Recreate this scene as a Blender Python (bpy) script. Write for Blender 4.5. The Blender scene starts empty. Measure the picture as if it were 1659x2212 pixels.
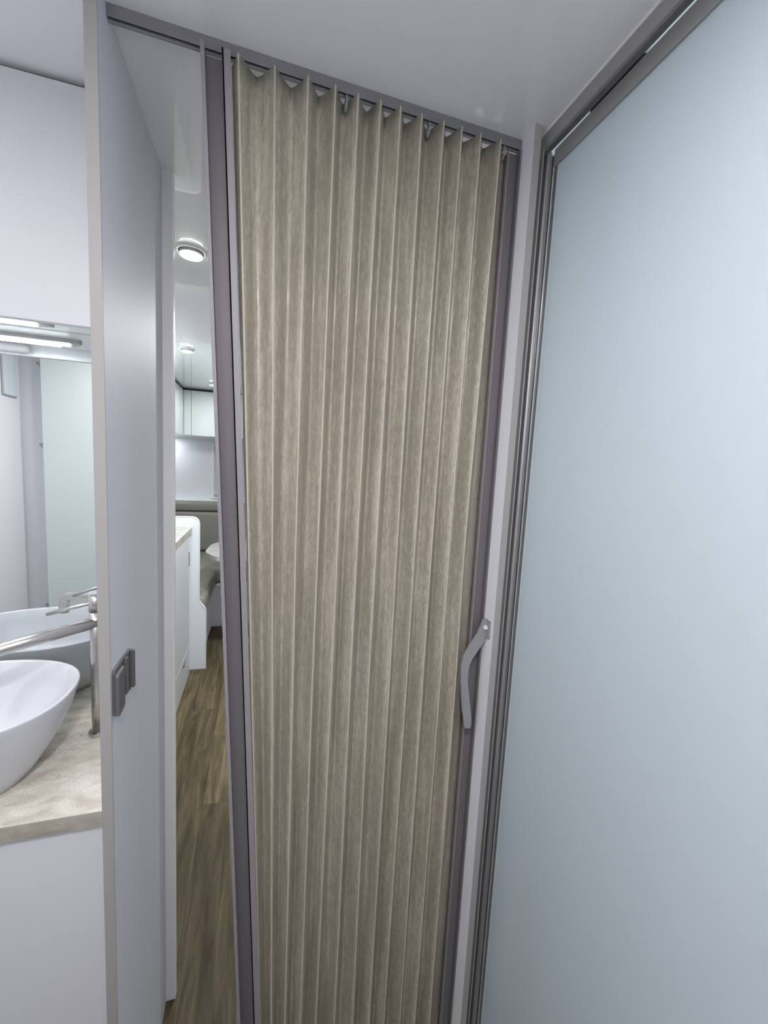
import bpy, bmesh, math, random
from mathutils import Matrix, Vector
C = bpy.context.scene
COL = C.collection
H = 1.95
# ------------------------------------------------------------------ camera
cd = bpy.data.cameras.new('camera'); cam = bpy.data.objects.new('camera', cd); COL.objects.link(cam)
cd.sensor_fit = 'HORIZONTAL'; cd.sensor_width = 36; cd.lens = 36 * 884.3 / 1659
cd.clip_start = 0.02; cd.clip_end = 50
Rm = Matrix(((0.9556, -0.0184, -0.294), (-0.2899, 0.1174, -0.9498), (0.0519, 0.9929, 0.1068)))
q = Rm.to_quaternion(); q.normalize()
cam.matrix_world = Matrix.Translation((0, 0, 1.371)) @ q.to_matrix().to_4x4()
C.camera = cam
# ------------------------------------------------------------------ light
w = bpy.data.worlds.new('world'); C.world = w; w.use_nodes = True
w.node_tree.nodes['Background'].inputs[0].default_value = (0.8, 0.87, 1, 1)
w.node_tree.nodes['Background'].inputs[1].default_value = 0.3
C.view_settings.view_transform = 'Standard'; C.view_settings.look = 'None'
C.view_settings.exposure = 0.12; C.view_settings.gamma = 1.0; C.view_settings.use_curve_mapping = False

def area(name, loc, size, power, col, rot=(0, 0, 0), size_y=None, shape=None):
    l = bpy.data.lights.new(name, 'AREA'); l.energy = power; l.color = col; l.size = size
    if size_y: l.shape = 'RECTANGLE'; l.size_y = size_y
    if shape: l.shape = shape
    o = bpy.data.objects.new(name, l); o.location = loc; o.rotation_euler = rot; COL.objects.link(o); return o
P_BATH, P_SHOWER, P_CORR = 5.2, 8.5, 5.0
COOL = (1.0, 0.965, 0.985); NEUT = (0.96, 0.985, 1.0)
area('bathroom_ceiling_light', (0.0, -0.12, 1.925), 0.10, P_BATH * 1.6, COOL, shape='DISK')
area('bathroom_fill_rear', (-0.50, 0.0, 1.925), 0.10, P_BATH * .6, COOL, shape='DISK')  # added fill lamp, evens out the bathroom light
area('bathroom_fill_vanity', (-0.75, 0.45, 1.925), 0.10, P_BATH * .25, COOL, shape='DISK')  # second added fill, spreads light towards the vanity
area('shower_ceiling_light', (0.85, 0.15, 1.93), 0.22, P_SHOWER, (0.86, 0.95, 1.0), shape='DISK')


# ------------------------------------------------------------------ helpers
def tag(o, label=None, cat=None, group=None, kind=None):
    if label: o['label'] = label
    if cat: o['category'] = cat
    if group: o['group'] = group
    if kind: o['kind'] = kind
    return o
def link(name, me, mat, parent=None, smooth=False):
    o = bpy.data.objects.new(name, me); COL.objects.link(o)
    if mat and not me.materials: me.materials.append(mat)
    if parent: o.parent = parent; o.matrix_parent_inverse = Matrix.Translation(-Vector(parent.location)) if parent.type == 'EMPTY' else Matrix.Identity(4)
    if smooth:
        for p in me.polygons: p.use_smooth = True
    return o
def empty(name, loc, label, cat, group=None):
    o = bpy.data.objects.new(name, None); o.empty_display_size = .05; o.location = loc; COL.objects.link(o)
    return tag(o, label, cat, group)
def bmbox(bm, b, bev=0.0, seg=2):
    x0, x1, y0, y1, z0, z1 = b
    g = bmesh.ops.create_cube(bm, size=1)
    for v in g['verts']:
        v.co = Vector(((x0 + x1) / 2 + v.co.x * (x1 - x0), (y0 + y1) / 2 + v.co.y * (y1 - y0), (z0 + z1) / 2 + v.co.z * (z1 - z0)))
    if bev:
        es = list({e for v in g['verts'] for e in v.link_edges})
        bmesh.ops.bevel(bm, geom=es, offset=bev, segments=seg, affect='EDGES', profile=.5)
def fin(name, bm, mat, parent=None, smooth=False):
    bmesh.ops.recalc_face_normals(bm, faces=bm.faces)
    me = bpy.data.meshes.new(name); bm.to_mesh(me); bm.free()
    return link(name, me, mat, parent, smooth)
def box(name, b, mat, parent=None, bev=0.0, seg=2):
    bm = bmesh.new(); bmbox(bm, b, bev, seg); return fin(name, bm, mat, parent)
def boxes(name, L, mat, parent=None, bev=0.0):
    bm = bmesh.new()
    for b in L: bmbox(bm, b, bev)
    return fin(name, bm, mat, parent)
def prism(name, pts, axis, a0, a1, mat, parent=None, bev=0.0, smooth=False):
    """extrude 2-D outline along axis ('x': pts=(y,z), 'y': pts=(x,z), 'z': pts=(x,y))"""
    def P(p, a): return {'x': (a, p[0], p[1]), 'y': (p[0], a, p[1]), 'z': (p[0], p[1], a)}[axis]
    bm = bmesh.new()
    A = [bm.verts.new(P(p, a0)) for p in pts]; B = [bm.verts.new(P(p, a1)) for p in pts]
    n = len(pts)
    fa = bm.faces.new(A); fb = bm.faces.new(B[::-1])
    for i in range(n): bm.faces.new((A[i], B[i], B[(i + 1) % n], A[(i + 1) % n]))
    if bev:
        es = [e for e in list(fa.edges) + list(fb.edges)]
        bmesh.ops.bevel(bm, geom=es, offset=bev, segments=2, affect='EDGES', profile=.5)
    return fin(name, bm, mat, parent, smooth)
def tube(name, path, r, mat, parent=None, n=14, rr=None, caps=True, target=None):
    bm = target or bmesh.new()
    pts = [Vector(p) for p in path]; rings = []
    up = Vector((0.31, 0.2, 0.93)).normalized()
    for i, p in enumerate(pts):
        t = (pts[min(i + 1, len(pts) - 1)] - pts[max(i - 1, 0)]).normalized()
        if abs(t.dot(up)) > .98: up = Vector((1, .1, 0)).normalized()
        a = t.cross(up).normalized(); b = t.cross(a).normalized(); up = -b if b.dot(up) < 0 else b
        a = t.cross(up).normalized(); b = up
        ri = rr[i] if rr else r
        rings.append([bm.verts.new(p + a * math.cos(2 * math.pi * k / n) * ri + b * math.sin(2 * math.pi * k / n) * ri) for k in range(n)])
    for i in range(len(rings) - 1):
        for k in range(n): bm.faces.new((rings[i][k], rings[i][(k + 1) % n], rings[i + 1][(k + 1) % n], rings[i + 1][k]))
    if caps: bm.faces.new(rings[0][::-1]); bm.faces.new(rings[-1])
    if target: return
    o = fin(name, bm, mat, parent)
    for p in o.data.polygons:
        if len(p.vertices) == 4: p.use_smooth = True
    return o
def arc_path(pts, r=0.01, seg=6):
    """round the inner corners of a polyline"""
    P = [Vector(p) for p in pts]; out = [P[0]]
    for i in range(1, len(P) - 1):
        a = (P[i - 1] - P[i]); b = (P[i + 1] - P[i]); d = min(r, a.length * .49, b.length * .49)
        p0 = P[i] + a.normalized() * d; p2 = P[i] + b.normalized() * d
        for k in range(seg + 1):
            t = k / seg; out.append(p0 * (1 - t) ** 2 + P[i] * 2 * t * (1 - t) + p2 * t * t)
    out.append(P[-1]); return out
def disc(name, c, r, h, mat, parent=None, n=40, bev=0.0):
    bm = bmesh.new(); g = bmesh.ops.create_cone(bm, cap_ends=True, segments=n, radius1=r, radius2=r, depth=h)
    bmesh.ops.translate(bm, verts=bm.verts, vec=c)
    if bev:
        es = [e for e in bm.edges if any(len(f.verts) > 4 for f in e.link_faces)]
        bmesh.ops.bevel(bm, geom=es, offset=bev, segments=3, affect='EDGES', profile=.5)
    return fin(name, bm, mat, parent)

# ------------------------------------------------------------------ materials
def mat(name, col, rough=.5, metal=0, coat=0, spec=.5, noise=None, bump=None, emis=None, coatr=.03, ior=None):
    m = bpy.data.materials.new(name); m.use_nodes = True; nt = m.node_tree; b = nt.nodes['Principled BSDF']
    b.inputs['Base Color'].default_value = (*col, 1); b.inputs['Roughness'].default_value = rough
    b.inputs['Metallic'].default_value = metal; b.inputs['Coat Weight'].default_value = coat
    b.inputs['Coat Roughness'].default_value = coatr; b.inputs['Specular IOR Level'].default_value = spec
    if ior: b.inputs['Coat IOR'].default_value = ior
    if emis: b.inputs['Emission Color'].default_value = (*emis[0], 1); b.inputs['Emission Strength'].default_value = emis[1]
    tc = nt.nodes.new('ShaderNodeTexCoord'); mp = nt.nodes.new('ShaderNodeMapping'); nt.links.new(tc.outputs['Object'], mp.inputs[0])
    if noise:   # (scale xyz, detail, dark factor colour)
        mp.inputs['Scale'].default_value = noise[0]
        n = nt.nodes.new('ShaderNodeTexNoise'); n.inputs['Scale'].default_value = 1; n.inputs['Detail'].default_value = noise[1]; n.inputs['Roughness'].default_value = .6
        r = nt.nodes.new('ShaderNodeValToRGB'); r.color_ramp.elements[0].position = .35; r.color_ramp.elements[1].position = .68
        r.color_ramp.elements[0].color = (*noise[2], 1); r.color_ramp.elements[1].color = (*col, 1)
        nt.links.new(mp.outputs[0], n.inputs['Vector']); nt.links.new(n.outputs[0], r.inputs[0]); nt.links.new(r.outputs[0], b.inputs['Base Color'])
    if bump:    # scale, strength, distance
        n2 = nt.nodes.new('ShaderNodeTexNoise'); n2.inputs['Scale'].default_value = bump[0]; n2.inputs['Detail'].default_value = 4
        nt.links.new(tc.outputs['Object'], n2.inputs['Vector'])
        bp = nt.nodes.new('ShaderNodeBump'); bp.inputs['Strength'].default_value = bump[1]; bp.inputs['Distance'].default_value = bump[2]
        nt.links.new(n2.outputs[0], bp.inputs['Height']); nt.links.new(bp.outputs[0], b.inputs['Normal'])
    return m
M = {}
M['part'] = mat('pale grey partition laminate', (.60, .615, .655), .55, spec=.35, bump=(900, .06, .0006))
M['wall'] = mat('white laminate', (.76, .765, .80), .6, spec=.35, bump=(900, .06, .0006))
M['edge'] = mat('warm white edging', (.33, .315, .305), .5)
M['trim'] = mat('bright white trim', (.84, .86, .84), .3)
M['ceil'] = mat('satin ceiling panel', (.86, .865, .89), .35, coat=1, coatr=.006, bump=(1400, .08, .0004), ior=1.5)
M['cup'] = mat('gloss white cupboard', (.77, .83, .82), .3, coat=.35, coatr=.04)
M['van'] = mat('white vanity front', (.64, .65, .675), .4)
M['alu'] = mat('mauve grey powder coat', (.145, .133, .142), .5, spec=.4, bump=(700, .15, .0006))
M['alul'] = mat('light mauve grey powder coat', (.245, .225, .238), .45, spec=.4, bump=(700, .15, .0006))
M['slot'] = mat('black track slot', (.012, .012, .014), .6)
M['met'] = mat('polished aluminium', (.42, .405, .405), .24, metal=.6, noise=((300, 300, .6), 2, (.36, .35, .35)))
M['metd'] = mat('dark aluminium', (.19, .19, .188), .35, metal=.3)
M['metg'] = mat('satin grey aluminium', (.40, .395, .39), .42, metal=.35)
M['chrome'] = mat('brushed nickel', (.60, .575, .55), .3, metal=1, noise=((6, 6, 400), 2, (.5, .485, .47)))
M['bright'] = mat('bright steel', (.8, .8, .8), .12, metal=1)
M['plast'] = mat('dark grey plastic', (.115, .115, .12), .45, bump=(500, .25, .0008))
M['handle'] = mat('grey plastic', (.27, .275, .285), .45)
M['basin'] = mat('white ceramic stone', (.60, .61, .64), .3, coat=.3, coatr=.1)
M['mirror'] = mat('mirror glass', (.86, .89, .88), .004, metal=1)
M['cush'] = mat('olive grey leatherette', (.235, .23, .195), .5, bump=(60, .25, .004))
M['lamp'] = mat('lit led lens', (1, 1, 1), .4, emis=((.97, 1, .95), 22))
M['lampb'] = mat('lit led strip', (1, 1, 1), .4, emis=((.93, .95, 1), 16))
M['bezel'] = mat('white lamp bezel', (.9, .92, .9), .3)
M['seal'] = mat('pale green seal', (.50, .56, .55), .4)
M['board'] = mat('cool white board', (.80, .84, .88), .4)
M['track'] = mat('grey track coating', (.185, .18, .19), .5, bump=(700, .15, .0006))
M['gap'] = mat('black foam and gap shade', (.02, .02, .02), .7)  # foam strip, plank joints and the painted shade in cabinet gaps
M['blind'] = mat('pale grey blind', (.60, .64, .68), .6)
M['crease_highlight'] = mat('painted crease highlight', (.47, .435, .36), .35)  # lighter colour paints the highlight along each fold crease

def stone(name, base, dark, light):
    m = bpy.data.materials.new(name); m.use_nodes = True; nt = m.node_tree; b = nt.nodes['Principled BSDF']; L = nt.links
    b.inputs['Roughness'].default_value = .38; b.inputs['Coat Weight'].default_value = .15
    tc = nt.nodes.new('ShaderNodeTexCoord'); mp = nt.nodes.new('ShaderNodeMapping'); mp.inputs['Scale'].default_value = (16, 34, 20)
    mp.inputs['Rotation'].default_value = (0, 0, -.35)
    n = nt.nodes.new('ShaderNodeTexNoise'); n.inputs['Scale'].default_value = 1; n.inputs['Detail'].default_value = 8; n.inputs['Distortion'].default_value = .6
    r = nt.nodes.new('ShaderNodeValToRGB'); e = r.color_ramp.elements; e[0].position = .34; e[0].color = (*dark, 1); e[1].position = .62; e[1].color = (*light, 1)
    x = e.new(.47); x.color = (*base, 1)
    L.new(tc.outputs['Object'], mp.inputs[0]); L.new(mp.outputs[0], n.inputs['Vector']); L.new(n.outputs[0], r.inputs[0])
    v = nt.nodes.new('ShaderNodeTexVoronoi'); v.feature = 'DISTANCE_TO_EDGE'; v.inputs['Scale'].default_value = 26
    n3 = nt.nodes.new('ShaderNodeTexNoise'); n3.inputs['Scale'].default_value = 40; n3.inputs['Detail'].default_value = 5
    mx0 = nt.nodes.new('ShaderNodeMix'); mx0.data_type = 'VECTOR'; mx0.inputs['Factor'].default_value = .06
    L.new(tc.outputs['Object'], mx0.inputs['A']); L.new(n3.outputs['Color'], mx0.inputs['B']); L.new(mx0.outputs['Result'], v.inputs['Vector'])
    rr = nt.nodes.new('ShaderNodeValToRGB'); rr.color_ramp.elements[0].position = 0; rr.color_ramp.elements[0].color = (.8,) * 3 + (1,); rr.color_ramp.elements[1].position = .035; rr.color_ramp.elements[1].color = (0, 0, 0, 1)
    L.new(v.outputs['Distance'], rr.inputs[0])
    n4 = nt.nodes.new('ShaderNodeTexNoise'); n4.inputs['Scale'].default_value = 9
    mu = nt.nodes.new('ShaderNodeMath'); mu.operation = 'MULTIPLY'; mu.use_clamp = True
    gt = nt.nodes.new('ShaderNodeMapRange'); gt.inputs[1].default_value = .44; gt.inputs[2].default_value = .62
    L.new(n4.outputs[0], gt.inputs[0]); L.new(gt.outputs[0], mu.inputs[0]); L.new(rr.outputs[0], mu.inputs[1])
    mx = nt.nodes.new('ShaderNodeMix'); mx.data_type = 'RGBA'; L.new(mu.outputs[0], mx.inputs['Factor']); L.new(r.outputs[0], mx.inputs['A']); mx.inputs['B'].default_value = (*[c * .45 for c in base], 1)
    n5 = nt.nodes.new('ShaderNodeTexNoise'); n5.inputs['Scale'].default_value = 240; n5.inputs['Detail'].default_value = 2
    r5 = nt.nodes.new('ShaderNodeMapRange'); r5.inputs[1].default_value = .3; r5.inputs[2].default_value = .7; r5.inputs[3].default_value = .80; r5.inputs[4].default_value = 1.10
    L.new(n5.outputs[0], r5.inputs[0])
    vm = nt.nodes.new('ShaderNodeVectorMath'); vm.operation = 'SCALE'; L.new(mx.outputs['Result'], vm.inputs[0]); L.new(r5.outputs[0], vm.inputs['Scale'])
    L.new(vm.outputs[0], b.inputs['Base Color']); return m
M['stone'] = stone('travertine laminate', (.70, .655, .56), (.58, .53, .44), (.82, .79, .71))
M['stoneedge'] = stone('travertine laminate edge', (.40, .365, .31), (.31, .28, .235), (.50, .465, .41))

M['stonek'] = stone('grey travertine laminate', (.42, .42, .385), (.34, .335, .30), (.56, .55, .50))
def pleat_material():
    m = bpy.data.materials.new('taupe mottled pleated vinyl'); m.use_nodes = True; nt = m.node_tree; b = nt.nodes['Principled BSDF']; L = nt.links
    b.inputs['Roughness'].default_value = .36; b.inputs['Specular IOR Level'].default_value = .45
    b.inputs['Coat Weight'].default_value = .12; b.inputs['Coat Roughness'].default_value = .12
    tc = nt.nodes.new('ShaderNodeTexCoord')
    def ns(scale, det, rough=.6, dist=0):
        mp = nt.nodes.new('ShaderNodeMapping'); mp.inputs['Scale'].default_value = scale
        n = nt.nodes.new('ShaderNodeTexNoise'); n.inputs['Scale'].default_value = 1; n.inputs['Detail'].default_value = det; n.inputs['Roughness'].default_value = rough; n.inputs['Distortion'].default_value = dist
        L.new(tc.outputs['Object'], mp.inputs[0]); L.new(mp.outputs[0], n.inputs['Vector']); return n.outputs[0]
    a = ns((300, 120, 62), 4, .62, .8); c = ns((48, 48, 3.0), 3); d = ns((700, 700, 260), 1)
    r = nt.nodes.new('ShaderNodeValToRGB'); e = r.color_ramp.elements
    e[0].position = .40; e[0].color = (.285, .257, .203, 1); e[1].position = .62; e[1].color = (.475, .435, .352, 1)
    x = e.new(.5); x.color = (.345, .314, .252, 1)
    ad = nt.nodes.new('ShaderNodeMath'); ad.operation = 'MULTIPLY_ADD'; ad.inputs[1].default_value = .45
    mu = nt.nodes.new('ShaderNodeMath'); mu.operation = 'MULTIPLY'; mu.inputs[1].default_value = .55
    L.new(c, mu.inputs[0]); L.new(a, ad.inputs[0]); L.new(mu.outputs[0], ad.inputs[2]); L.new(ad.outputs[0], r.inputs[0])
    mr = nt.nodes.new('ShaderNodeMapRange'); mr.inputs[1].default_value = .3; mr.inputs[2].default_value = .7; mr.inputs[3].default_value = .94; mr.inputs[4].default_value = 1.05
    L.new(d, mr.inputs[0]); vm = nt.nodes.new('ShaderNodeVectorMath'); vm.operation = 'SCALE'; L.new(r.outputs[0], vm.inputs[0]); L.new(mr.outputs[0], vm.inputs['Scale'])
    L.new(vm.outputs[0], b.inputs['Base Color'])
    bp = nt.nodes.new('ShaderNodeBump'); bp.inputs['Strength'].default_value = .4; bp.inputs['Distance'].default_value = .0010; L.new(a, bp.inputs['Height']); L.new(bp.outputs[0], b.inputs['Normal'])
    return m
M['pleat'] = pleat_material()

def wood(name, hue):
    m = bpy.data.materials.new(name); m.use_nodes = True; nt = m.node_tree; b = nt.nodes['Principled BSDF']; L = nt.links
    b.inputs['Roughness'].default_value = .6; b.inputs['Specular IOR Level'].default_value = .18
    tc = nt.nodes.new('ShaderNodeTexCoord'); mp = nt.nodes.new('ShaderNodeMapping'); mp.inputs['Scale'].default_value = (34, 3.6, 10)
    oi = nt.nodes.new('ShaderNodeObjectInfo'); va = nt.nodes.new('ShaderNodeVectorMath'); va.operation = 'MULTIPLY_ADD'
    L.new(tc.outputs['Object'], va.inputs[0]); va.inputs[1].default_value = (1, 1, 1)
    sc = nt.nodes.new('ShaderNodeVectorMath'); sc.operation = 'SCALE'; sc.inputs[0].default_value = (7, 13, 3); L.new(oi.outputs['Random'], sc.inputs['Scale']); L.new(sc.outputs[0], va.inputs[2])
    L.new(va.outputs[0], mp.inputs[0])
    n = nt.nodes.new('ShaderNodeTexNoise'); n.inputs['Scale'].default_value = 1; n.inputs['Detail'].default_value = 7; n.inputs['Distortion'].default_value = .7; n.inputs['Roughness'].default_value = .62
    L.new(mp.outputs[0], n.inputs['Vector'])
    r = nt.nodes.new('ShaderNodeValToRGB'); e = r.color_ramp.elements; e[0].position = .32; e[0].color = (*[c * .55 for c in hue], 1); e[1].position = .7; e[1].color = (*[c * 1.75 for c in hue], 1)
    x = e.new(.5); x.color = (*hue, 1); L.new(n.outputs[0], r.inputs[0])
    mr = nt.nodes.new('ShaderNodeMapRange'); mr.inputs[3].default_value = .85; mr.inputs[4].default_value = 1.55; L.new(oi.outputs['Random'], mr.inputs[0])
    vm = nt.nodes.new('ShaderNodeVectorMath'); vm.operation = 'SCALE'; L.new(r.outputs[0], vm.inputs[0]); L.new(mr.outputs[0], vm.inputs['Scale'])
    L.new(vm.outputs[0], b.inputs['Base Color'])
    bp = nt.nodes.new('ShaderNodeBump'); bp.inputs['Strength'].default_value = .25; bp.inputs['Distance'].default_value = .001; L.new(n.outputs[0], bp.inputs['Height']); L.new(bp.outputs[0], b.inputs['Normal'])
    return m
M['wood'] = wood('smoked oak vinyl plank', (.086, .068, .038))

def frosted():
    m = bpy.data.materials.new('opal frosted glass'); m.use_nodes = True; nt = m.node_tree; b = nt.nodes['Principled BSDF']; L = nt.links
    b.inputs['Base Color'].default_value = (.62, .68, .71, 1); b.inputs['Roughness'].default_value = .9; b.inputs['Specular IOR Level'].default_value = 0
    b.inputs['Coat Weight'].default_value = 1; b.inputs['Coat Roughness'].default_value = .01; b.inputs['Coat IOR'].default_value = 1.5
    t = nt.nodes.new('ShaderNodeBsdfTranslucent'); t.inputs[0].default_value = (.74, .82, .85, 1)
    mx = nt.nodes.new('ShaderNodeMixShader'); mx.inputs[0].default_value = .27
    L.new(b.outputs[0], mx.inputs[1]); L.new(t.outputs[0], mx.inputs[2]); L.new(mx.outputs[0], nt.nodes['Material Output'].inputs[0]); return m
M['frost'] = frosted()
def clear():
    m = mat('translucent acrylic', (.62, .62, .63), .12, coat=1, coatr=.05); m.node_tree.nodes['Principled BSDF'].inputs['Alpha'].default_value = .6; return m
M['clear'] = clear()

# ------------------------------------------------------------------ setting
XL, XR, YB, YF = -1.055, 1.10, -0.35, 4.40
fl = tag(box('floor', (XL - .05, XR + .05, YB - .05, YF + .05, -.06, -.004), M['gap']), kind='structure')
# vinyl planks run along the van; joints as seen in the gap beside the door
pw = 0.158; x = XL - .0; rng = random.Random(4)
edges = []; xe = -0.347 - 5 * pw
while xe < XR: edges.append((xe, xe + pw)); xe += pw
starts = {5: 2.295, 6: 1.62, 7: 2.0}
for i, (a, b_) in enumerate(edges):
    a = max(a, XL); b_ = min(b_, XR)
    if b_ - a < .01: continue
    y = starts.get(i, rng.uniform(.2, 1.2)) - 1.22 * 3
    while y < YF:
        y0, y1 = max(y, YB), min(y + 1.22, YF)
        if y1 - y0 > .01: box('plank', (a + .00015, b_ - .00015, y0 + .00015, y1 - .00015, -.004, 0), M['wood'], fl, .0004, 1)
        y += 1.22
tag(box('ceiling', (XL - .05, XR + .05, YB - .05, YF + .05, H, H + .06), M['ceil']), kind='structure')
tag(box('wall_left', (XL - .05, XL, YB, YF, 0, H), M['wall']), kind='structure')
tag(box('wall_right', (XR, XR + .05, YB, YF, 0, H), M['wall']), kind='structure')
tag(box('wall_rear', (XL - .05, XR + .05, YB - .05, YB, 0, H), M['wall']), kind='structure')
wf = tag(box('wall_front', (XL - .05, XR + .05, YF, YF + .05, 0, H), M['wall']), kind='structure')
# partition on the left: runs along the van, latch on it
pt = tag(box('wall_partition', (-.2135, -.2, .65, 1.0, 0, H), M['part']), kind='structure')
box('edge_strip', (-.2142, -.1993, .6485, .6505, 0, H), M['edge'], pt, .0004, 1)
# cross wall carrying the mirror, its end shows beyond the partition
cw = tag(box('wall_vanity', (XL, -.182, 1.0, 1.016, 0, H), M['wall']), kind='structure')
cwe = box('edge_strip', (-.182, -.1785, .999, 1.017, 0, H), M['trim'], cw, .001, 2)
# right post and far wall of the shower
rp = tag(box('wall_door_post', (.428, .4395, .646, .70, 0, H), M['wall']), kind='structure')
box('edge_strip', (.4275, .4400, .6445, .6465, 0, H), M['edge'], rp, .0004, 1)
tag(box('wall_shower', (.44, XR, .70, .716, 0, H), M['cup']), kind='structure')
# shower tray behind the glass
tray = empty('shower_tray', (.8, .2, 0), 'white raised shower tray behind the frosted glass', 'shower tray')
boxes('tray_rim', [(.4890, .51, YB + .001, .70, 0.0, .08), (1.06, XR - .001, YB + .001, .70, 0, .08), (.50, 1.06, YB, YB + .04, 0, .08), (.50, 1.06, .66, .70, 0, .08)], M['basin'], tray, .004)
box('tray_base', (.50, 1.06, YB + .04, .66, 0, .035), M['basin'], tray)

# ------------------------------------------------------------------ door frame: track and side channel
fr = empty('door_frame', (.12, .69, 0), 'mauve-grey metal ceiling track and side channel around the folding door', 'door frame')
tk = boxes('ceiling_track', [(-.2, .428, .683, .6838, 1.934, H + .002), (-.2, .428, .6925, .6945, 1.938, H + .002)], M['track'], fr, .0002)
box('track_lip', (-.2, .428, .6892, .6935, 1.934, 1.938), M['handle'], tk, .0004)
box('track_slot', (-.1995, .4275, .6838, .6925, 1.939, H + .001), M['slot'], tk)
ch = boxes('side_channel', [(.4245, .428, .681, .716, 0, 1.934), (.404, .428, .708, .716, 0, 1.93), (.4045, .4245, .690, .6935, 0, 1.93)], M['alu'], fr, .0008)
box('channel_lip', (.4035, .406, .686, .694, 0, 1.93), M['alul'], ch, .0006)

# ------------------------------------------------------------------ folding door
fd = empty('folding_door', (.17, .69, 0), 'taupe mottled pleated folding door nearly closed across the passage', 'door')
K = .0433
def skx(z): return K * (1.93 - z)
def skewed(name, L, m, parent, bev=.0006):
    bm = bmesh.new()
    for b in L: bmbox(bm, b, bev)
    for v in bm.verts: v.co.x += skx(v.co.z)
    return fin(name, bm, m, parent)
lp = skewed('leading_post', [(-.0815, -.058, .684, .690, .012, 1.926)], M['alu'], fd)
skewed('front_flange', [(-.0865, -.0812, .668, .700, .012, 1.931)], M['alul'], lp)
skewed('rear_flange', [(-.0595, -.0480, .670, .6735, .012, 1.931), (-.0595, -.0565, .670, .690, .012, 1.931)], M['alul'], lp)
# pleats: crease positions measured at four heights
ZS = [1.931, 1.221, .985, .337, .015]
R0 = [-0.038, 0.011, 0.058, 0.098, 0.133, 0.168, 0.2, 0.236, 0.274, 0.306, 0.341, 0.379]
R1 = [-0.0125, 0.023, 0.060, 0.096, 0.129, 0.163, 0.197, 0.235, 0.269, 0.302, 0.337, 0.368]
R2 = [-0.004, 0.0285, 0.062, 0.095, 0.128, 0.162, 0.196, 0.235, 0.269, 0.302, 0.338, 0.370]
R3 = [0.0205, 0.041, 0.066, 0.095, 0.125, 0.161, 0.198, 0.233, 0.265, 0.3, 0.335, 0.369]
R4 = [R3[i] + (R3[i] - R2[i]) * .4 for i in range(12)]
RT = [R0, R1, R2, R3, R4]
def ridge(i, z):
    for k in range(4):
        if z >= ZS[k + 1] or k == 3:
            t = (ZS[k] - z) / (ZS[k] - ZS[k + 1]); return RT[k][i] * (1 - t) + RT[k + 1][i] * t
def section(z):
    """x, y, is_crease list of the fabric at height z"""
    rs = [ridge(i, z) for i in range(12)]
    yr = .671 + .0015 * math.sin(z * 2.1); yv = .700
    out = []
    x0 = skx(z) - .0475
    out.append((x0 + .0005, .693, 0)); out.append((x0 + .35 * (rs[0] - x0), .688, 0))
    for i in range(12):
        r = rs[i]; nxt = rs[i + 1] if i < 11 else .4045
        prv = rs[i - 1] if i else x0
        wob = .0012 * math.sin(3.3 * z + i * 1.9)
        yy = yr + wob * .6
        out.append((r - .0004, yy + .0004, 1)); out.append((r, yy, 1)); out.append((r + .0006, yy + .0006, 1))
        if i < 11:
            h = nxt - r
            vx = r + h * .5 + wob
            D = yv - yy
            for f, g in ((.14, .33), (.28, .62), (.40, .86), (.5, .96), (.60, .86), (.74, .60), (.88, .30)):
                out.append((r + h * f + (wob if .3 < f < .7 else 0), yy + D * g, 0))
        else:
            out.append((r + (nxt - r) * .35, yy + .016, 0)); out.append((r + (nxt - r) * .75, .697, 0)); out.append((nxt + .004, .6985, 0))
    return out
NZ = 60; bm = bmesh.new(); rows = []
for k in range(NZ + 1):
    z = .015 + (1.9295 - .015) * k / NZ
    rows.append([bm.verts.new((x_, y_, z)) for x_, y_, c in section(z)])
cre = [c for _, _, c in section(1.0)]
for k in range(NZ):
    for j in range(len(cre) - 1):
        f = bm.faces.new((rows[k][j], rows[k][j + 1], rows[k + 1][j + 1], rows[k + 1][j]))
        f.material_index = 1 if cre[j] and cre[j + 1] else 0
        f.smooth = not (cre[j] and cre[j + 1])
me = bpy.data.meshes.new('pleated_curtain'); bm.to_mesh(me); bm.free(); me.materials.append(M['pleat']); me.materials.append(M['crease_highlight'])
pc = link('pleated_curtain', me, None, fd)
so = pc.modifiers.new('thickness', 'SOLIDIFY'); so.thickness = .0009; so.offset = 1
for hx in (.118, .255, .395):
    bm = bmesh.new()
    cz = 1.9245; cyy = .6895
    ring = [(hx + .0006 * math.sin(a), cyy + .0065 * math.cos(a), cz + .0100 * math.sin(a)) for a in [2 * math.pi * i / 18 for i in range(19)]]
    tube('', ring, .0021, None, n=8, caps=False, target=bm)
    bmbox(bm, (hx - .0016, hx + .0016, .687, .6925, 1.931, 1.9385), .0005)
    fin('hanger', bm, M['handle'], fd, True)
# pull handle on the white post
ph = empty('pull_handle', (.42, .672, .96), 'grey bow pull handle bolted low on the white post right of the door', 'handle')
hp = [(.4276, 1.090), (.4190, 1.090), (.4085, 1.060), (.3884, 1.031), (.382, 1.0186), (.3785, 1.0), (.3795, .973), (.3880, .910), (.3960, .872), (.4070, .868), (.4110, .878), (.4056, .9078), (.3992, .943), (.3935, .9677), (.3930, .9866), (.3962, 1.003), (.3999, 1.0133), (.4228, 1.0469), (.4276, 1.047)][::-1]
prism('bow', hp, 'y', .668, .6735, M['handle'], ph, .0008)
box('foot', (.4045, .4100, .6735, .6858, .872, .890), M['handle'], ph, .001)
box('mounting_plate', (.4250, .4279, .656, .676, 1.056, 1.091), M['handle'], ph, .0008)
bm = bmesh.new(); bmesh.ops.create_cone(bm, cap_ends=True, segments=24, radius1=.0062, radius2=.0045, depth=.004)
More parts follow.
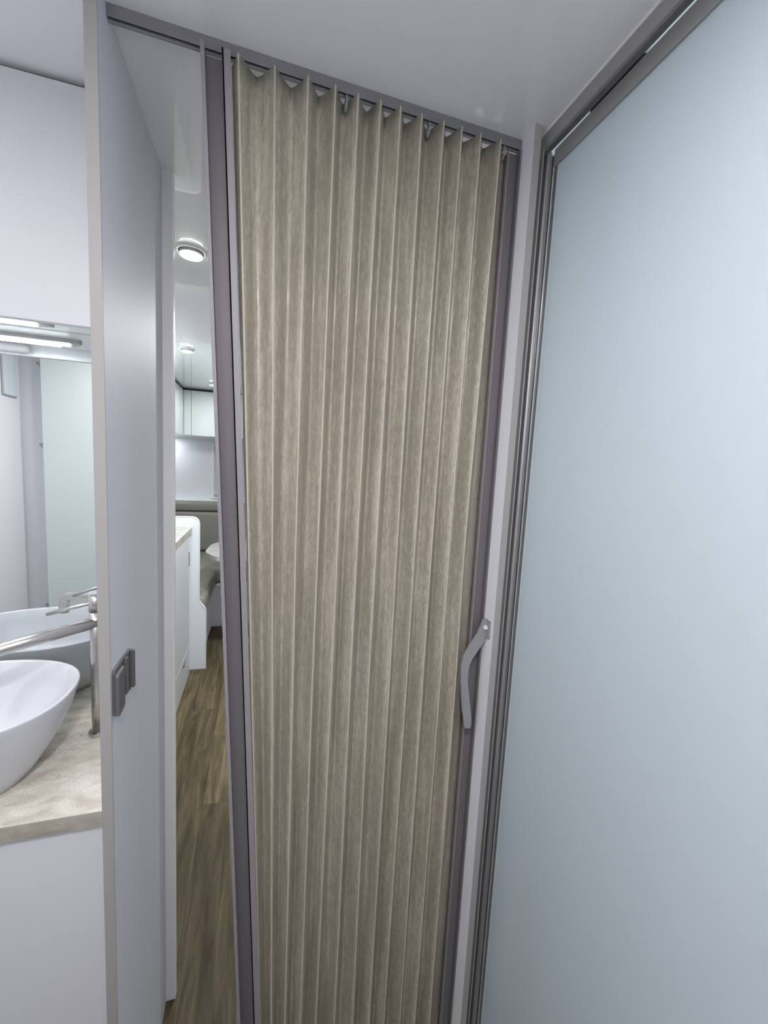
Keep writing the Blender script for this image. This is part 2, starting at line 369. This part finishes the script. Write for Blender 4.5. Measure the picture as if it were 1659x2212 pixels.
bmesh.ops.rotate(bm, verts=bm.verts, cent=(0, 0, 0), matrix=Matrix.Rotation(math.radians(-78), 3, 'Y') @ Matrix.Rotation(math.radians(30), 3, 'X'))
bmesh.ops.translate(bm, verts=bm.verts, vec=(.4235, .6655, 1.0765)); fin('bolt', bm, M['bright'], ph, False)

# latch keeper on the partition
lk = empty('latch_keeper', (-.197, .695, 1.0), 'dark grey plastic latch keeper on the inner face of the left partition', 'latch')
def outline(pts, x0, x1, name, bev=.0012):
    return prism(name, pts, 'x', x0, x1, M['plast'], lk, bev)
outline([(.655, .999), (.655, 1.050), (.659, 1.056), (.700, 1.0555), (.735, 1.0545), (.7385, 1.050), (.7385, .9885), (.735, .984), (.712, .988), (.706, .996), (.688, 1.0005), (.688, .988), (.683, .984), (.660, .984), (.655, .988)], -.2, -.1965, 'back_plate')
prism('edge_block', [(.6545, .986), (.6545, 1.046), (.6575, 1.0505), (.681, 1.0505), (.684, 1.046), (.684, .990), (.680, .985), (.6575, .9835)], 'x', -.1965, -.1905, M['plast'], lk, .0015)
boxes('catch_rib', [(-.1965, -.1925, .699, .707, .994, 1.0535), (-.1965, -.1905, .7305, .7375, .9885, 1.0525)], M['plast'], lk, .001)
for zz in (1.030, 1.006):
    bm = bmesh.new(); bmesh.ops.create_cone(bm, cap_ends=True, segments=16, radius1=.0022, radius2=.0016, depth=.0016)
    bmesh.ops.rotate(bm, verts=bm.verts, cent=(0, 0, 0), matrix=Matrix.Rotation(math.pi / 2, 3, 'Y')); bmesh.ops.translate(bm, verts=bm.verts, vec=(-.1958, .6915, zz))
    fin('screw', bm, M['bright'], lk)

# ------------------------------------------------------------------ shower frame and sliding frosted door
sf = empty('shower_enclosure', (.46, .3, 0), 'grey aluminium header and wall channel framing the shower opening', 'shower enclosure')
hd = box('header', (.4545, .4695, YB, .676, 1.925, H + .001), M['metg'], sf, .0006)
box('header_bead', (.4515, .4546, YB, .676, 1.9465, H), M['trim'], hd, .0006)
box('header_inner_lip', (.4600, .4680, YB, .672, 1.9232, 1.9252), M['metd'], hd, .0003)
boxes('wall_channel', [(.4535, .4560, .656, .700, 0, 1.925), (.4560, .4660, .690, .700, 0, 1.925)], M['metg'], sf, .0004)
boxes('channel_groove', [(.4400, .4535, .680, .700, 0, 1.925), (.4560, .4645, .6715, .690, 0, 1.925)], M['metd'], sf, 0)
bm = bmesh.new()
g = []
N = 8
for zz in (0.0, 1.925):
    g.append([bm.verts.new(p) for p in [(.4645, .690, zz), (.4645, .6605, zz), (.4652, .6590, zz)] + [(.4652 + (.4752 - .4652) * k / N, .6590 - .0016 * math.sin(math.pi * k / N), zz) for k in range(1, N)] + [(.4752, .6590, zz), (.4760, .6605, zz), (.4760, .690, zz)]])
n = len(g[0])
for i in range(n): bm.faces.new((g[0][i], g[0][(i + 1) % n], g[1][(i + 1) % n], g[1][i]))
bm.faces.new(g[0]); bm.faces.new(g[1][::-1]); jp = fin('jamb_profile', bm, M['met'], sf, False)
box('jamb_reed', (.4762, .4774, .6565, .690, 0, 1.922), M['bright'], jp, .0003)
sd = empty('shower_door', (.478, .25, 0), 'large pale blue frosted glass shower door filling the right side', 'shower door')
box('frosted_pane', (.4762, .4822, YB + .02, .6455, .09, 1.902), M['frost'], sd, .0006)
tr = box('top_rail', (.4735, .4860, YB + .02, .6530, 1.8985, 1.9265), M['metg'], sd, .0008)
box('rail_lip', (.4728, .4740, YB + .02, .6530, 1.8972, 1.8992), M['metg'], tr, .0002)
st = box('door_stile', (.4748, .4870, .6435, .6520, .07, 1.8985), M['metd'], sd, .0006)
box('stile_bead', (.4740, .4750, .6490, .6515, .07, 1.8985), M['met'], st, .0002)
box('glass_seal', (.4754, .4764, .6410, .6440, .09, 1.8985), M['seal'], sd, .0003)
box('bottom_rail', (.4735, .4860, YB + .02, .6530, .082, .105), M['metg'], sd, .0008)
rl = tube('roller', [(.4700, .375, 1.9285), (.4745, .375, 1.9285)], .0065, M['plast'], sd, n=20)
box('roller_bracket', (.4705, .4745, .366, .384, 1.916, 1.930), M['bright'], sd, .0008)
box('added_slit_strip', (.4875, .502, YB, .66, 1.9455, H + .001), M['trim'], sf)  # added white strip that makes the slit above the rail look lit
box('draught_strip', (.4865, .505, .495, .590, 1.940, 1.9454), M['gap'], sf)

# ------------------------------------------------------------------ vanity
va = empty('vanity_cabinet', (-.63, .85, 0), 'plain white vanity cabinet under the stone-look counter', 'cabinet')
box('body', (XL + .022, -.2142, .722, .978, 0, .7735), M['van'], va)
box('door', (XL + .004, -.2150, .708, .7215, .06, .7705), M['van'], va, .0012)
ct = empty('countertop', (-.63, .85, .775), 'beige travertine-look counter left of the partition', 'countertop')
box('slab', (XL, -.2142, .7015, .999, .774, .8), M['stone'], ct, .0006)
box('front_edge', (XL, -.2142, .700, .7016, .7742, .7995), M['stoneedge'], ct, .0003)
# vessel basin: superellipse plan, flared walls
def basin():
    cx, cy = -.505, .832; n = 72; bm = bmesh.new(); rings = []
    prof = [(.60, .60, .800), (.66, .68, .803), (.74, .78, .825), (.85, .89, .862), (.935, .955, .900), (.985, .99, .930), (1.0, 1.0, .9405), (.999, .999, .9425), (.992, .990, .9435), (.975, .965, .9433), (.962, .948, .9415), (.93, .90, .915), (.82, .77, .865), (.60, .56, .832), (.30, .28, .822), (.05, .05, .820)]
    for sx, sy, z in prof:
        R = []
        for k in range(n):
            a = 2 * math.pi * k / n; c, s = math.cos(a), math.sin(a); e = 2 / 2.35
            R.append(bm.verts.new((cx + .190 * sx * math.copysign(abs(c) ** e, c), cy + .146 * sy * math.copysign(abs(s) ** e, s), z)))
        rings.append(R)
    for i in range(len(rings) - 1):
        for k in range(n): bm.faces.new((rings[i][k], rings[i][(k + 1) % n], rings[i + 1][(k + 1) % n], rings[i + 1][k]))
    bm.faces.new(rings[0][::-1]); bm.faces.new(rings[-1])
    ro = empty('vessel_basin', (cx, cy, .8), 'matt white oval vessel basin standing on the stone-look counter', 'basin')
    fin('bowl', bm, M['basin'], ro, True)
    disc('drain', (cx, cy, .8225), .022, .004, M['chrome'], ro, 32, .001)
basin()
tp = empty('basin_tap', (-.305, .915, .8), 'tall brushed nickel mixer tap beside the vessel basin', 'tap')
tube('column', [(-.305, .915, .8), (-.305, .915, .9), (-.305, .915, 1.0), (-.305, .915, 1.058)], .0105, M['chrome'], tp, 24)
disc('base_ring', (-.305, .915, .8035), .017, .007, M['chrome'], tp, 32, .001)
tube('cap', [(-.305, .915, 1.060), (-.305, .915, 1.094)], .0112, M['chrome'], tp, 24)
disc('cap_ring', (-.305, .915, 1.096), .0128, .004, M['bright'], tp, 28, .0008)
tube('lever', [(-.312, .917, 1.0755), (-.395, .938, 1.0490)], .0035, M['chrome'], tp, 12)
tube('spout', arc_path([(-.303, .9145, 1.0365), (-.422, .848, 1.022), (-.452, .830, 1.016), (-.456, .826, .975)], .024, 8), .0112, M['chrome'], tp, 20)
mi = empty('vanity_mirror', (-.63, .998, 1.2), 'frameless mirror behind the basin', 'mirror')
box('mirror_pane', (XL + .002, -.2142, .9965, .9995, .8005, 1.6055), M['mirror'], mi)
oc = empty('overhead_cabinet', (-.63, .915, 1.6), 'white overhead bathroom cabinet above the mirror', 'cabinet')
box('body', (XL, -.2142, .846, .9995, 1.606, 1.944), M['trim'], oc)
box('door', (XL + .002, -.2150, .831, .8455, 1.5795, 1.9435), M['van'], oc, .001)
box('gap_shade', (XL, -.2142, .840, .99, 1.944, H), M['gap'], oc)  # black box paints the shade in the gap below the ceiling
lb = empty('light_bar', (-.62, .925, 1.598), 'slim grey LED bar under the overhead bathroom cabinet', 'light')
prism('housing', [(XL + .1, .906), (-.390, .906), (-.374, .920), (-.366, .934), (-.368, .9415), (XL + .1, .9415)], 'z', 1.5975, 1.606, M['metg'], lb, .0008)
box('diffuser', (XL + .12, -.392, .918, .936, 1.5945, 1.5985), M['lampb'], lb)
tb = tube('clear_tube', [(-.95, .857, 1.592), (-.500, .857, 1.592), (-.496, .857, 1.592), (-.493, .857, 1.592), (-.4915, .857, 1.592)], .0095, M['clear'], None, 20, rr=[.0095, .0095, .0088, .0065, .003])
tag(tb, 'pale translucent tube behind the overhead cabinet lip, seen in the mirror', 'tube')
area('vanity_bar_light', (-.66, .927, 1.592), .5, 1.3, (.93, .95, 1), size_y=.02)
# things behind the viewer that the mirror shows
cdr = empty('cupboard_door', (-.7, YB, 0), 'tall white cupboard door seen only in the vanity mirror', 'cupboard door')
box('panel', (-.963, -.45, YB + .0205, YB + .036, .1, 1.85), M['cup'], cdr, .001)
for zz in (1.765, 1.395, .62): boxes('hinge', [(-.985, -.966, YB + .0101, YB + .018, zz - .004, zz + .006), (-.972, -.964, YB + .0101, YB + .030, zz - .014, zz - .002)], M['metg'], cdr, .001)
box('trim_1', (-.985, -.9645, YB, YB + .010, .02, 1.93), M['wall']); tag(bpy.data.objects['trim_1'], kind='structure')
w1 = tag(box('window_1', (XL, XL + .012, -.55 + .25, -.20, 1.60, 1.86), M['blind'], None, .005), kind='structure')
box('window_frame', (XL, XL + .006, -.304, -.1965, 1.5965, 1.8635), M['metg'], w1, .003)

# ------------------------------------------------------------------ ceiling downlights in the passage
def downlight(x, y, r, label, power):
    t = empty('ceiling_light', (x, y, H), label, 'light', 'round ceiling lights beyond the folding door')
    bm = bmesh.new()
    n = 40; prof = [(r * .98, H), (r, H - .003), (r * .99, H - .006), (r * .93, H - .0075), (r * .86, H - .006), (r * .82, H - .002)]
    rg = [[bm.verts.new((x + a * math.cos(2 * math.pi * k / n), y + a * math.sin(2 * math.pi * k / n), z)) for k in range(n)] for a, z in prof]
    for i in range(len(rg) - 1):
        for k in range(n): bm.faces.new((rg[i][k], rg[i][(k + 1) % n], rg[i + 1][(k + 1) % n], rg[i + 1][k]))
    fin('bezel', bm, M['bezel'], t, True)
    disc('lens_ring', (x, y, H - .007), r * .78, .014, M['met'], t, 40, .001)
    disc('lens', (x, y, H - .0150), r * .76, .003, M['lamp'], t, 40, .001)
    area('ceiling_light_beam', (x, y, H - .022), r * 1.4, power, NEUT, shape='DISK')
downlight(-.193, 1.335, .039, 'round white LED ceiling light nearest the folding door', P_CORR * .15)
downlight(-.380, 2.49, .038, 'round white LED ceiling light above the kitchen bench', P_CORR * 1.6)
downlight(-.345, 3.50, .038, 'round white LED ceiling light furthest away by the overhead lockers', P_CORR * .3)
area('passage_fill_lamp', (.25, 2.15, 1.93), .1, P_CORR * 3.8, NEUT, shape='DISK')  # added unseen lamp that brightens the bench end panel

# ------------------------------------------------------------------ kitchen
kb = empty('kitchen_bench', (-.72, 1.95, 0), 'white kitchen bench cabinet beyond the folding door', 'cabinet')
box('carcase', (XL + .022, -.412, 1.14, 2.778, .0, .902), M['van'], kb)
def pull(y, z, s, parent):
    prism('slot_pull', [(y - .035 * s, z - .0), (y - .012 * s, z + .004), (y, z + .012), (y + .012 * s, z + .004), (y + .035 * s, z), (y + .012 * s, z - .003), (y - .012 * s, z - .003)], 'x', -.3985, -.3970, M['plast'], parent)
for a, b_, z0, z1, nm in ((1.15, 1.95, .205, .895, 'door'), (1.955, 2.70, .205, .895, 'door'), (1.15, 1.95, .01, .200, 'drawer'), (1.955, 2.70, .01, .200, 'drawer')):
    d = box(nm, (-.412, -.3985, a, b_, z0, z1), M['van'], kb, .0015)
    if nm == 'door':
        prism('slot_pull', [(b_ - .012, .71), (b_ - .012, .80), (b_ - .008, .80), (b_ - .007, .77), (b_ + .003, .757), (b_ + .003, .747), (b_ - .007, .735), (b_ - .008, .71)], 'x', -.3985, -.3955, M['plast'], d)
    else:
        c_ = (a + b_) / 2 + .18
        prism('slot_pull', [(c_ - .045, .165), (c_ - .015, .165), (c_, .150), (c_ + .015, .165), (c_ + .045, .165), (c_ + .045, .170), (c_ - .045, .170)], 'x', -.3985, -.3955, M['plast'], d)
kt = empty('kitchen_worktop', (-.72, 1.95, .9), 'pale stone-look worktop on the kitchen bench', 'worktop')
box('slab', (XL + .001, -.3945, 1.14, 2.7785, .903, .94), M['stonek'], kt, .0008)
box('front_edge', (-.3946, -.3932, 1.14, 2.7785, .9035, .9395), M['stoneedge'], kt, .0003)
# rounded divider panel at the end of the bench
def rounded(pts, r, seg=8):
    out = []
    for i, p in enumerate(pts):
        if r[i] == 0: out.append(p); continue
        P = Vector(p); A = Vector(pts[i - 1]) - P; B = Vector(pts[(i + 1) % len(pts)]) - P
        p0 = P + A.normalized() * r[i]; p2 = P + B.normalized() * r[i]
        for k in range(seg + 1):
            t = k / seg; v = p0 * (1 - t) ** 2 + P * 2 * t * (1 - t) + p2 * t * t; out.append((v.x, v.y))
    return out
dv = empty('divider_panel', (-.6, 2.79, 0), 'white end panel with rounded corner closing the kitchen bench', 'panel')
prof = rounded([(XL, 0), (-.311, 0), (-.311, .408), (-.351, .450), (-.351, 1.005), (XL, 1.005)], [0, 0, .028, .028, .052, 0])
prism('board', prof, 'y', 2.779, 2.797, M['board'], dv)
edge = [(p[0], 2.788, p[1]) for p in prof[1:]]
bm = bmesh.new()
A = []
for i, p in enumerate(edge):
    a = Vector(edge[max(i - 1, 0)]); b_ = Vector(edge[min(i + 1, len(edge) - 1)]); t = (b_ - a).normalized(); nr = Vector((t.z, 0, -t.x))
    c_ = Vector(p); A.append([bm.verts.new(c_ + Vector((0, dy, 0)) + nr * off) for dy, off in ((-.0105, -.003), (-.0105, .0015), (.0105, .0015), (.0105, -.003))])
for i in range(len(A) - 1):
    for k in range(4): bm.faces.new((A[i][k], A[i][(k + 1) % 4], A[i + 1][(k + 1) % 4], A[i + 1][k]))
fin('edging', bm, M['trim'], dv)
for sx_, sz in ((-.362, .315), (-.366, .062)):
    bm = bmesh.new(); bmesh.ops.create_uvsphere(bm, u_segments=12, v_segments=8, radius=.004); bmesh.ops.scale(bm, verts=bm.verts, vec=(1, .4, 1)); bmesh.ops.translate(bm, verts=bm.verts, vec=(sx_, 2.7785, sz)); fin('screw_cap', bm, M['trim'], dv, True)
# overhead lockers
ol = empty('overhead_locker', (-.84, 2.5, 1.57), 'white overhead locker run above the kitchen bench', 'locker')
box('body', (XL, -.628, 1.14, 3.86, 1.566, 1.936), M['cup'], ol)
for a, b_ in ((1.15, 2.05), (2.054, 2.95), (2.954, 3.850)): box('door', (-.628, -.614, a, b_, 1.560, 1.934), M['cup'], ol, .001)
box('gap_shade', (XL, -.618, 1.14, 3.86, 1.936, H), M['gap'], ol)  # shade of the open gap above the doors, drawn as a black box
fo = empty('overhead_locker', (.2, 4.1, 1.57), 'white overhead locker run across the far end above the lounge', 'locker')
box('body', (-.612, XR, 3.869, YF, 1.566, 1.936), M['cup'], fo)
for a, b_ in ((-.611, -.5575), (-.5535, .10), (.104, .75)): box('door', (a, b_, 3.855, 3.868, 1.562, 1.934), M['cup'], fo, .001)
box('gap_shade', (-.612, XR, 3.859, YF, 1.936, H), M['gap'], fo)  # same painted gap shade over the far doors
box('corner_body', (XL, -.612, 3.861, YF, 1.566, 1.936), M['cup'], fo)
area('locker_strip_light', (-.90, 4.28, 1.550), .25, 1.0, (.86, .92, 1), size_y=.03)
sl = empty('strip_light', (-.9, 4.28, 1.56), 'small LED strip under the far overhead lockers', 'light')
box('housing', (-1.03, -.76, 4.26, 4.30, 1.5585, 1.5655), M['bezel'], sl, .001); box('diffuser', (-1.02, -.77, 4.265, 4.295, 1.5560, 1.5588), M['lampb'], sl)
# lounge
wn = tag(box('window_2', (-.43, .45, YF - .012, YF, 1.0, 1.50), M['blind'], None, .004), kind='structure')
boxes('window_frame', [(-.447, -.425, YF - .024, YF, .985, 1.52), (.445, .467, YF - .024, YF, .985, 1.52), (-.425, .445, YF - .024, YF, 1.50, 1.52), (-.425, .445, YF - .024, YF, .985, 1.0)], M['trim'], wn, .003)
box('blind_catch', (-.415, -.385, YF - .03, YF - .012, 1.003, 1.012), M['metd'], wn, .001)
tag(box('trim_2', (XL, XR, 4.300, YF, .955, .972), M['trim'], None, .002), kind='structure')
bs = empty('lounge_base', (0, 3.9, 0), 'pale grey boxed base of the L-shaped lounge', 'bench')
boxes('side_panel', [(XL + .022, -.352, 2.80, 3.50, 0, .345)], M['wall'], bs, .002)
boxes('rear_panel', [(XL + .022, XR - .022, 3.5, YF - .022, 0, .345)], M['wall'], bs, .002)
def cushion(name, b, bev, label, m=M['cush'], group=None):
    o = box(name, b, m, None, bev, 5)
    for p in o.data.polygons: p.use_smooth = True
    return tag(o, label, 'cushion', group)
cushion('seat_cushion', (XL + .005, -.315, 2.80, 3.545, .346, .485), .045, 'olive-grey side seat cushion of the lounge beside the bench end panel')
cushion('seat_cushion', (XL + .005, XR - .005, 3.555, 4.22, .346, .490), .045, 'olive-grey rear seat cushion of the lounge below the backrest')
cushion('back_cushion', (XL + .005, XR - .005, 4.16, 4.30, .492, .868), .035, 'tall olive-grey backrest cushion of the lounge')
cushion('bolster_cushion', (XL + .005, XR - .005, 4.19, 4.30, .872, .955), .025, 'slim olive-grey bolster strip above the lounge backrest')
tbl = empty('dining_table', (.1, 3.2, 0), 'pale stone-look dining table with clipped corners in the lounge', 'table')
tpr = rounded([(-.345, 3.00), (-.27, 2.84), (.55, 2.84), (.62, 3.0), (.62, 3.34), (.55, 3.46), (-.25, 3.46), (-.335, 3.24)], [.05] * 8)
prism('tabletop', tpr, 'z', .705, .735, M['stonek'], tbl, .003)
tube('pedestal', [(.14, 3.15, 0.02), (.14, 3.15, .705)], .035, M['chrome'], tbl, 24)
disc('foot', (.14, 3.15, .012), .2, .024, M['metg'], tbl, 40, .004)
